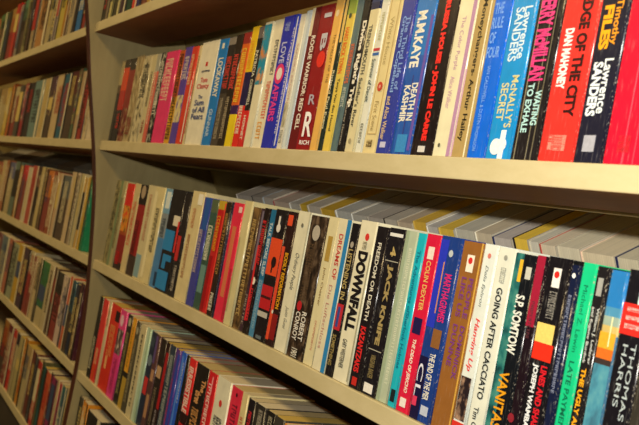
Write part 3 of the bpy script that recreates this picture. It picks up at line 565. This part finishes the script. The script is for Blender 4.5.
# ---------------------------------------------------------------- the two bookcases
FRONT = [(.300, .80), (.345, .62), (.4157, .3646), (.452, .21), (.4875, .067), (.5107, -.049), (.5334, -.244), (.5407, -.376), (.541, -.46), (.539, -.542), (.537, -.70), (.535, -.85)]
BACK = [(.585, .80), (.60, .62), (.65, .306), (.76, .06), (.86, -.10), (.905, -.18), (.97, -.42), (1.0, -.60), (1.01, -.74)]
def dense(pts, n=4):
    out = []
    P = [pts[0]] + list(pts) + [pts[-1]]
    for i in range(1, len(P) - 2):
        for k in range(n):
            t = k / n
            q = []
            for a in (0, 1):
                p0, p1, p2, p3 = P[i-1][a], P[i][a], P[i+1][a], P[i+2][a]
                q.append(.5 * (2*p1 + (p2-p0)*t + (2*p0-5*p1+4*p2-p3)*t*t + (3*p1-p0-3*p2+p3)*t**3))
            out.append(tuple(q))
    out.append(tuple(pts[-1])); return out
def slab(name, prof, x0, x1, parent, mat):
    n = len(prof)
    V = [(x0, y, z) for y, z in prof] + [(x1, y, z) for y, z in prof]
    Fc = [tuple(range(n - 1, -1, -1)), tuple(range(n, 2 * n))]
    for i in range(n):
        j = (i + 1) % n; Fc.append((i, j, n + j, n + i))
    me = mesh(name, V, Fc)
    bm = bmesh.new(); bm.from_mesh(me); bmesh.ops.recalc_face_normals(bm, faces=bm.faces[:]); bm.to_mesh(me); bm.free()
    return link(name, me, parent, [mat])
FR = dense(FRONT)
def side_panel(parent, x0, x1):
    p = slab('side_panel', [(y + .0025, z) for y, z in FR] + BACK[::-1], x0, x1, parent, M_PANEL)
    band = [(y, z) for y, z in FR] + [(y + .0024, z) for y, z in FR][::-1]
    slab('edge_banding', band, x0 + .0006, x1 - .0006, p, M_EDGE)
SH = [('s', .400, .500, .575), ('s', Y0 - .0042, .574, Z0 - .0005), ('s', YA - .0042, .652, ZA - .0005), ('s', YB - .0044, .872, ZB - .0005), ('s', YC - .0044, .955, ZC - .0005), ('s', YD - .0044, .985, ZD - .0005)]
def bookcase(name, x0, x1, label, left_panel, right_panel):
    b = link(name, None); b['label'] = label; b['category'] = 'bookcase'
    b.location = (x0, .54, -.85)
    off = Matrix.Translation(b.location).inverted()
    def add_shelf(y0, y1, zt):
        s = box('shelf', (x0 + .0005, x1 - .0005, y0, y1, zt - .021, zt), b, M_SHELF, bevel=.0012)
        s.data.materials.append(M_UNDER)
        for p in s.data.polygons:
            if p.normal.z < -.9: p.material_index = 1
    for _, y0, y1, zt in SH: add_shelf(y0, y1, zt)
    if left_panel: side_panel(b, x0 - .0115, x0)
    if right_panel: side_panel(b, x1, x1 + .0115)
    bk = [(y, z) for y, z in BACK]; bk2 = [(y + .006, z) for y, z in BACK]
    slab('back_panel', bk + bk2[::-1], x0, x1, b, M_PANEL)
    box('kick_board', (x0, x1, .585, .60, -.832, ZD - .0225), b, M_KICK)
    box('rear_strip', (x0, x1, .6525, .664, ZA - .0238, ZA - .0216), b, M_SHELF)  # thin pale strip just behind the upper shelf's back edge
    for ch in b.children: ch.matrix_local = off @ ch.matrix_local
    return b
near = bookcase('bookcase', -1.945, .12, 'near cream-shelved bookcase filling most of the view with brown-edged grey side panel', True, True)
far = bookcase('bookcase', -4.50, -1.9685, 'far cream-shelved bookcase beyond the brown-edged upright, its end out of view', True, True)
# the far case's panel by the upright and the near case's panel stand back to back
def extra(name, b, parent, mat):
    o = box(name, b, parent, mat); o.matrix_local = Matrix.Translation(parent.location).inverted(); return o
extra('rank_divider', (-1.425, .119, .6445, .6495, ZB, .0065), near, M_SHELF)
extra('rear_riser', (-1.60, .119, .715, .79, ZB, PZ_ - HB * math.cos(TH) - .005), near, M_SHELF)
extra('rear_riser', (-3.2, -1.97, .715, .79, ZB, PZ_ - HB * math.cos(TH) - .0095), far, M_SHELF)

# ---------------------------------------------------------------- lights and camera
def area(name, loc, target, sx, sy, power, col):
    l = bpy.data.lights.new(name, 'AREA'); l.shape = 'RECTANGLE'; l.size = sx; l.size_y = sy
    l.energy = power; l.color = col
    o = bpy.data.objects.new(name, l); COL.objects.link(o); o.location = loc
    o.rotation_euler = (Vector(target) - Vector(loc)).to_track_quat('-Z', 'Y').to_euler()
    return o
FWD = Vector((M3[0][2], M3[1][2], M3[2][2])); RGT = Vector((M3[0][0], M3[1][0], M3[2][0])); UP = Vector((M3[0][1], M3[1][1], M3[2][1]))
flash = area('camera_flash', UP * .115 + FWD * .0 + RGT * .0, FWD * 1.2, .03, .02, FLASH_W, (1, .955, .86))
cam = bpy.data.cameras.new('camera'); cam.lens = F / 639 * 36; cam.sensor_width = 36; cam.sensor_fit = 'HORIZONTAL'
cam.clip_start = .01
cam.dof.use_dof = True; cam.dof.focus_distance = 1.0; cam.dof.aperture_fstop = 14
co = bpy.data.objects.new('camera', cam); COL.objects.link(co); S.camera = co
R3 = Matrix((RGT, UP, -FWD)).transposed()
co.matrix_world = R3.to_4x4()
# the shelves tip back by TILT: stand the whole fixture (and camera) up in the room
TILT = math.radians(14)
bpy.context.view_layer.update()
floor_z = -.535 * math.sin(TILT) - .85 * math.cos(TILT)
Gm = Matrix.Translation((0, 0, -floor_z)) @ Matrix.Rotation(-TILT, 4, 'X')
for o in list(COL.objects):
    if o.parent is None:
        o.matrix_world = Gm @ o.matrix_world

def struct(name, b, mat):
    o = box(name, b, None, mat); o['kind'] = 'structure'; return o
struct('floor', (-6, 2.5, -2.2, 2.2, -.1, -.001), M_FLOOR)
struct('ceiling', (-6, 2.5, -2.2, 2.2, 2.6, 2.7), M_CEIL)
struct('wall_back', (-6, 2.5, 2.2, 2.3, -.1, 2.7), M_WALL)
struct('wall_left', (-6.1, -6, -2.2, 2.2, -.1, 2.7), M_WALL)
for i, x in enumerate((-3.4, -1.0)):
    area('ceiling_lamp', (x, -.55, 2.55), (x, -.25, 0), 1.2, .3, LAMP_W, (1, .72, .34))
w = bpy.data.worlds.new('room_light'); S.world = w; w.use_nodes = True
bg = w.node_tree.nodes['Background']; bg.inputs['Color'].default_value = (1, .66, .3, 1); bg.inputs['Strength'].default_value = WORLD_S
vs_ = S.view_settings
S.display_settings.display_device = 'sRGB'
vs_.view_transform = 'Standard'; vs_.look = 'None'; vs_.gamma = 1; vs_.use_curve_mapping = False
vs_.exposure = EXPO
S.cycles.use_denoising = True
S.cycles.max_bounces = 6
